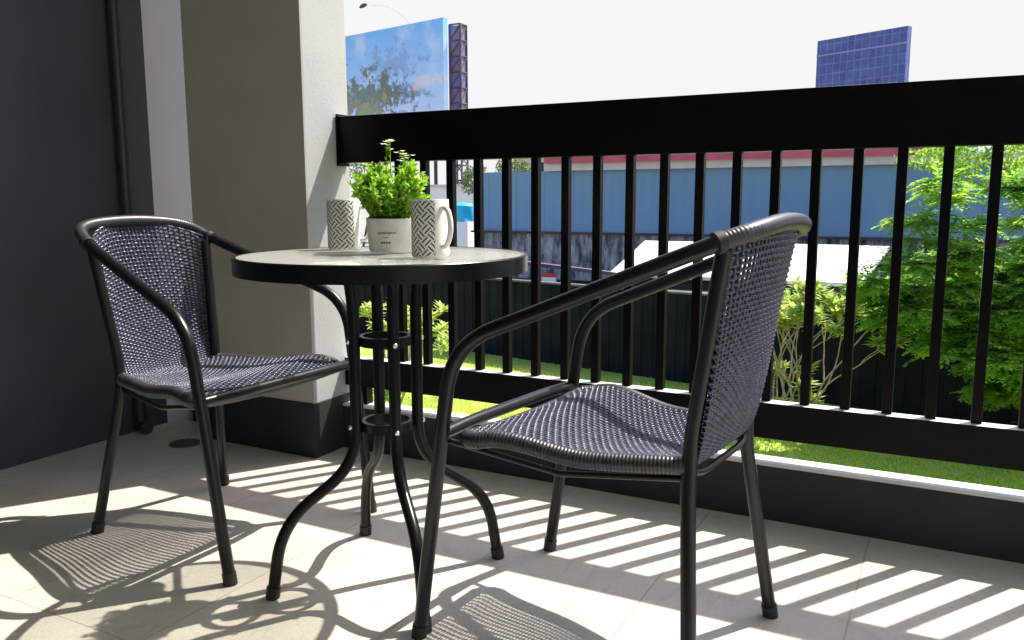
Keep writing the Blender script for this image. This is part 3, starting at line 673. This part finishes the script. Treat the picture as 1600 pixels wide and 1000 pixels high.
frangipani(gpt(618, 640), 1.95, 'pale-stemmed young frangipani tree seen under the table, left of the lawn', 14, lean=Vector((.22, 0.1, 0)), stems=6, sc=1.0)

def feather_tree(base, label, seed, cen, rad, nfr, trunk_h, matl, fl=.55, ls=.05, cat='tree', group=None, blobs=None):
    """crown of drooping compound leaves (fronds of small leaflets)"""
    random.seed(seed); t = empty('tree', base); tag(t, label, cat, group)
    b = MB(); tips = []
    limb(b, Vector((0, 0, 0)), Vector((.05, 0, 1)), trunk_h, .06, 2, tips, 0, 3, .6); b.build('trunk', M_barkd, t, smooth=True)
    b = MB()
    blobs = blobs or [(cen, rad, 1.0)]
    tot = sum(x[2] for x in blobs)
    for (c0, r0, wt) in blobs:
        cl = []
        for k in range(max(3, int(60 * wt / tot))):
            d = rv(); r = random.uniform(.3, 1.0) ** .5; cl.append((Vector((c0[0] + d.x * r0[0] * r, c0[1] + d.y * r0[1] * r, c0[2] + d.z * r0[2] * r)), d))
        for k in range(int(nfr * wt / tot)):
            cc, d0 = random.choice(cl); d = (rv() + d0 * .5).normalized(); c = cc + Vector((d.x, d.y, d.z * .6)) * random.uniform(.02, .24)
            o = Vector((d.x, d.y, 0.15)) + rv() * .35; o.normalize()
            side = o.cross(Vector((0, 0, 1))).normalized(); L = fl * random.uniform(.6, 1.1)
            nleaf = 9; q = c; dd = o.copy()
            for i in range(nleaf):
                dd = (dd + Vector((0, 0, -.07))).normalized(); q = q + dd * (L / nleaf); w_ = ls * (1.15 - .6 * i / nleaf)
                for s_ in (1, -1):
                    lv = (side * s_ + dd * .7 + Vector((0, 0, -.15)) + rv() * .25)
                    leaf(b, q, lv, Vector((0, 0, 1)) + rv() * .4, w_ * 1.8, w_ * .95)
    b.build('crown', matl, t); return t
g = gpt(1520, 705); cz = at(1500, 470, g.y).z - GZ
feather_tree(g, 'bright green feathery tree filling the right side behind the railing', 21, None, None, 4900, .9, M_leaft, fl=.40, ls=.058,
    blobs=[((.15, .1, 2.65), (.75, .6, .6), 1.2), ((.95, .2, 3.0), (.6, .6, .7), .8), ((-.05, 0, 2.0), (.95, .7, .45), 1.1), ((.6, 0, 1.5), (.9, .8, .8), 1.3), ((1.0, 0, .8), (.8, .7, .7), .9),
           ((-.6, 0, 3.2), (.35, .4, .5), .14), ((-.1, .1, 3.7), (.5, .5, .4), .14), ((1.0, .3, 4.0), (.8, .6, .4), .3), ((-1.0, -.4, 2.35), (.5, .5, .35), .45), ((-.8, -.3, 1.75), (.45, .4, .3), .3), ((-.55, .1, 3.5), (.4, .4, .35), .12)])
feather_tree(gpt(1700, 690), 'taller leafy tree at the far right edge, behind the feathery tree', 33, None, None, 1500, 1.1, M_leaft, fl=.42, ls=.062,
    blobs=[((0, .4, 3.2), (1.2, .8, .9), 1), ((-.3, .4, 1.5), (.9, .7, 1.0), 1)])

# ------------------------------------------------------------------ buildings beyond
WY = 24.0
t = empty('warehouse', (-3.5, WY + 5, GZ)); tag(t, 'long blue-grey clad warehouse with dark red roof edge behind the fence', 'building')
L_ = (3.5, -WY - 5, -GZ)
b = MB(); b.box(-12.75, 12, WY, WY + 9, -.33, 1.72); b.build('cladding', M_blue, t, loc=L_)
b = MB(); b.box(-12.65, 11.9, WY + .03, WY + 8.9, GZ, -.332); b.build('base_wall', M_streak, t, loc=L_)
b = MB(); b.box(-12.8, 12.05, WY - .12, WY - .004, -.40, -.335); b.build('ledge', M_steel, t, loc=L_)
b = MB(); b.box(-9.8, 12.1, WY - .25, WY + 9.2, 1.722, 2.0); b.build('fascia', M_fascia, t, loc=L_)
b = MB(); b.prism([(WY - .35, 2.003), (WY + 9.3, 2.003), (WY + 4.5, 2.75), (WY - .35, 2.16)], 'x', -9.7, 2.4); b.build('roof', M_red, t, loc=L_)
b = MB(); b.box(-9.72, 2.42, WY - .43, WY - .355, 1.96, 2.19); b.build('gutter', M_red, t, loc=L_)

t = empty('white_shed', (-2.0, 18.5, GZ)); tag(t, 'low shed with bright white sloping roof behind the fence', 'shed')
L_ = (2.0, -18.5, -GZ)
a_ = at(1008, 372, 19.6); b_ = at(1390, 389, 19.6); c_ = at(1345, 432, 17.2); d_ = at(952, 436, 17.2)
zt = (a_.z + b_.z) / 2; zb = (c_.z + d_.z) / 2
b = MB(); th = Vector((0, 0, -.08))
v = [Vector((a_.x, 19.6, zt)), Vector((b_.x, 19.6, zt)), Vector((c_.x, 17.2, zb)), Vector((d_.x, 17.2, zb))]
b.add(v + [q + th for q in v], [(0, 1, 2, 3), (7, 6, 5, 4), (0, 4, 5, 1), (1, 5, 6, 2), (2, 6, 7, 3), (3, 7, 4, 0)]); b.build('roof', M_whroof, t, loc=L_)
b = MB(); b.box(d_.x + .3, c_.x - .2, 17.5, 20.6, GZ, zb - .1); b.build('wall', M_steel, t, loc=L_)
b = MB(); b.add([Vector((a_.x, 19.62, zt)), Vector((b_.x, 19.62, zt)), Vector((b_.x + .6, 21.8, zb)), Vector((a_.x, 21.8, zb))] + [Vector((a_.x, 19.62, zt - .08)), Vector((b_.x, 19.62, zt - .08)), Vector((b_.x + .6, 21.8, zb - .08)), Vector((a_.x, 21.8, zb - .08))], [(0, 1, 2, 3), (7, 6, 5, 4), (0, 4, 5, 1), (1, 5, 6, 2), (2, 6, 7, 3), (3, 7, 4, 0)]); b.build('rear_roof', M_steel, t, loc=L_)

t = empty('lean_to', (-6, 16, GZ)); tag(t, 'low grey-brown lean-to with dark sloping roof edge above the fence', 'shed')
a_ = at(790, 402, 16.5); b_ = at(985, 430, 16.5)
b = MB(); b.add([Vector((a_.x - 2, 16.5, a_.z + .10)), Vector((b_.x, 16.5, b_.z + .02)), Vector((b_.x, 18.5, b_.z - .20)), Vector((a_.x - 2, 18.5, a_.z - .12))] + [Vector((a_.x - 2, 16.5, a_.z)), Vector((b_.x, 16.5, b_.z - .06)), Vector((b_.x, 18.5, b_.z - .28)), Vector((a_.x - 2, 18.5, a_.z - .22))], [(0, 1, 2, 3), (7, 6, 5, 4), (0, 4, 5, 1), (1, 5, 6, 2), (2, 6, 7, 3), (3, 7, 4, 0)]); b.build('roof', M_rsteel, t, loc=(6, -16, -GZ))
b = MB(); b.box(a_.x - 1.9, b_.x + 2.8, 16.7, 18.2, GZ, b_.z - .36); b.build('wall', M_cap2, t, loc=(6, -16, -GZ))
s0 = at(846, 427, 16.4); s1 = at(868, 441, 16.4)
t = empty('small_sign', (s0.x, 16.4, s1.z - .1)); tag(t, 'small red and white sign on the grey-brown wall above the fence', 'sign')
w_ = s1.x - s0.x; h_ = s0.z - s1.z
b = MB(); b.box(0, w_, 0, .04, .1, .1 + h_ * .55); b.build('lower_board', M_signw, t)
b = MB(); b.box(0, w_, 0, .04, .1 + h_ * .56, .1 + h_); b.build('upper_board', M_signr, t)
for k in (.2, .8):
    b = MB(); b.box(w_ * k - .02, w_ * k + .02, .045, .08, GZ - (s1.z - .1), .1 + h_ * .8); b.build('post', M_steel, t)

# billboards
def lattice(b, x0, x1, y0, y1, z0, z1, nb, r=.06):
    for x in (x0, x1):
        for y in (y0, y1): b.tube([(x, y, z0), (x, y, z1)], r, 6)
    for k in range(nb + 1):
        z = z0 + (z1 - z0) * k / nb
        b.tube([(x0, y0, z), (x1, y0, z)], r * .8, 5); b.tube([(x0, y1, z), (x1, y1, z)], r * .8, 5); b.tube([(x0, y0, z), (x0, y1, z)], r * .8, 5); b.tube([(x1, y0, z), (x1, y1, z)], r * .8, 5)
        if k < nb:
            z2 = z0 + (z1 - z0) * (k + 1) / nb
            b.tube([(x0, y0, z), (x1, y0, z2)], r * .6, 5); b.tube([(x1, y0, z), (x1, y1, z2)], r * .6, 5); b.tube([(x1, y1, z), (x0, y1, z2)], r * .6, 5)
BY = 58.0
p0 = at(470, 40, BY + 4); p1 = at(692, 27, BY); p2 = at(692, 212, BY)
t = empty('billboard', (p1.x, BY, GZ)); tag(t, 'large billboard printed with blue sky and tree, left above the railing', 'billboard')
ang = math.atan2(4, p0.x - p1.x)
ln = (Vector((p0.x, p0.y, 0)) - Vector((p1.x, p1.y, 0))).length
pn = empty('panel_frame', (0, 0, 0))
C.objects.unlink(pn); bpy.data.objects.remove(pn)
b = MB(); zz0 = p2.z - GZ; zz1 = p1.z - GZ
b.box(-ln, 0, 0, .5, zz0, zz1); o = b.build('poster', M_poster, t); o.rotation_euler.z = math.atan2(p0.y - p1.y, p0.x - p1.x) - math.pi
b = MB(); b.box(-ln, 0, -.04, -.005, zz0 - .25, zz0 - .05); o = b.build('lower_edge', M_steel, t); o.rotation_euler.z = math.atan2(p0.y - p1.y, p0.x - p1.x) - math.pi
q0 = at(700, 38, BY + 1.2); q1 = at(717, 38, BY + 1.2)
b = MB(); x0 = q0.x - p1.x; x1 = q1.x - p1.x
lattice(b, x0, x1, 1.4, 2.4, 0, q0.z - GZ, 14, .09); b.build('lattice_mast', M_rsteel, t)
b = MB(); b.box(x0 + .05, x1 - .05, 1.45, 2.35, zz0 + .2, q0.z - GZ - .1); b.build('side_panel', mat('purple side panel', (0.14, 0.15, 0.40), .6, col2=(0.22, 0.14, 0.17), scale=.8), t)
b = MB()
for xx in (-2.0, -5.0, -8.5): b.tube([(xx, .9, 0), (xx, .9, zz1 - .3)], .16, 8)
o = b.build('support_posts', M_steel, t); o.rotation_euler.z = math.atan2(p0.y - p1.y, p0.x - p1.x) - math.pi

GYY = 62.0
p0 = at(1278, 57, GYY + 3); p1 = at(1419, 40, GYY); p2 = at(1419, 135, GYY)
t = empty('hoarding', (p1.x, GYY, GZ)); tag(t, 'dark blue gridded hoarding standing above the right of the railing', 'billboard')
r_ = math.atan2(p0.y - p1.y, p0.x - p1.x) - math.pi; ln = (Vector((p0.x, p0.y, 0)) - Vector((p1.x, p1.y, 0))).length
b = MB(); b.box(-ln, 0, 0, .5, p2.z - GZ - .8, p1.z - GZ); o = b.build('panel', M_grid, t); o.rotation_euler.z = r_
b = MB(); b.box(-ln, 0, -.05, -.01, p1.z - GZ - 1.15, p1.z - GZ - 1.03); o = b.build('rail', mat('hoarding rail', (.2, .24, .45), .5), t); o.rotation_euler.z = r_
b = MB()
for xx in (-1.2, -3.5, -6): b.tube([(xx, .8, 0), (xx, .8, p1.z - GZ - .5)], .15, 8)
o = b.build('support_posts', M_steel, t); o.rotation_euler.z = r_

# street lamp near the left billboard
p = at(567, 9, 66.0); pb = at(612, 40, 66.0)
t = empty('street_lamp', (pb.x, 66, GZ)); tag(t, 'thin street lamp with dark head above the printed billboard', 'street lamp')
H_ = p.z - GZ; dx = p.x - pb.x
b = MB(); b.tube(fillet([(0, 3, 0), (0, 3, H_ - 1.2), (dx * .35, 1.5, H_ + .02), (dx * .8, .2, H_ + .05)], .8), .035, 8); b.build('pole', M_cope, t, smooth=True)
b = MB(); b.tube([(dx - .38, 0, H_ - .12), (dx, 0, H_), (dx + .42, .05, H_ + .1)], [.1, .2, .12], 10); b.build('lamp_head', M_steel, t, smooth=True)

# small things at the left end beyond the railing
p = at(725, 330, 30)
t = empty('water_tank', (p.x, 30, GZ)); tag(t, 'bright cyan water tank on a white plinth left of the warehouse', 'tank')
zt = at(725, 318, 30).z - GZ; zb = at(725, 346, 30).z - GZ
b = MB(); b.lathe([(0, zb), (.42, zb), (.45, zb + .04), (.45, zt - .1), (.35, zt), (0, zt + .05)], 28); b.build('tank', M_cyan, t, smooth=True)
b = MB(); b.box(-.45, .45, -.45, .45, 0, zb - .003); b.build('plinth', M_whroof, t)
p = at(725, 300, 38)
t = empty('white_house', (p.x, 38, GZ)); tag(t, 'small white house wall seen behind the cyan tank', 'house')
b = MB(); b.box(-3.2, 1.1, 0, 5, 0, at(725, 292, 38).z - GZ); b.build('wall', M_whroof, t)
b = MB(); b.box(-3.4, 1.3, -.2, 5.2, at(725, 292, 38).z - GZ + .003, at(725, 288, 38).z - GZ); b.build('roof', M_fascia, t)
for k in (-2.5, -1.3, -.1):
    b = MB(); b.box(k, k + .6, -.04, -.003, 2.2, 3.3); b.build('window', M_dark, t)
p = at(845, 250, 46)
t = empty('beige_house', (p.x, 46, GZ)); tag(t, 'pale beige house just showing between bars over the warehouse wall', 'house')
zz = at(845, 244, 46).z - GZ
b = MB(); b.box(-1.9, 1.2, 0, 6, 0, zz); b.build('wall', M_beige, t)
b = MB(); b.box(-2.1, 1.4, -.2, 6.2, zz + .003, zz + .2); b.build('roof', M_fascia, t)
for k in (-1.4, -.3, .6):
    b = MB(); b.box(k, k + .5, -.04, -.003, zz - 1.1, zz - .4); b.build('window', M_dark, t)

def bush(loc, rad, n, label, ls, seed, matl, name='shrub', cat='shrub', group=None, th=None):
    random.seed(seed); t = empty(name, loc); tag(t, label, cat, group)
    H_ = th if th else rad[2]
    b = MB(); tips = []; limb(b, Vector((0, 0, 0)), Vector((0, 0, 1)), max(H_ * .9, .3), rad[0] * .07, 0, tips); b.build('trunk', M_barkd, t, smooth=True)
    b = MB()
    for k in range(n):
        d = rv(); r = random.uniform(.3, 1) ** .5; lump = 1 + .25 * math.sin(d.x * 5 + seed) * math.cos(d.z * 4)
        leaf(b, Vector((d.x * rad[0] * r * lump, d.y * rad[1] * r * lump, H_ + d.z * rad[2] * r * lump)), rv(), rv(), ls, ls * .5)
    b.build('crown', matl, t); return t
p = at(742, 282, 34); bush((p.x, 34, GZ), (.7, .7, .75), 900, 'small tree beside the warehouse corner, over the cyan tank', .16, 2, M_leafd, 'tree', 'tree', 'small trees beyond the warehouse', p.z - GZ)
p = at(800, 262, 36); bush((p.x, 36, GZ), (1.0, .8, .55), 800, 'low treetop peeping over the left end of the warehouse', .16, 3, M_leafd, 'tree', 'tree', 'small trees beyond the warehouse', p.z - GZ)
p = at(560, 262, 30); bush((p.x, 30, GZ), (1.0, .8, .7), 900, 'greyish tree behind the railing, left of the potted plant', .14, 8, M_leafd, 'tree', 'tree', 'small trees beyond the warehouse', p.z - GZ)
p = at(1560, 245, 21); bush((p.x, 21, GZ), (1.9, .8, .7), 2600, 'green treetop above the warehouse wall at the right', .14, 6, M_leaft, 'tree', 'tree', None, p.z - GZ)
p = at(1490, 432, 15.2); bush((p.x, 14.9, GZ), (1.5, .6, .85), 4200, 'dense hedge-like shrub behind the fence, beside the feathery tree', .10, 12, M_leaft, 'shrub', 'shrub', None, 1.75)
print('objects', len(bpy.data.objects))
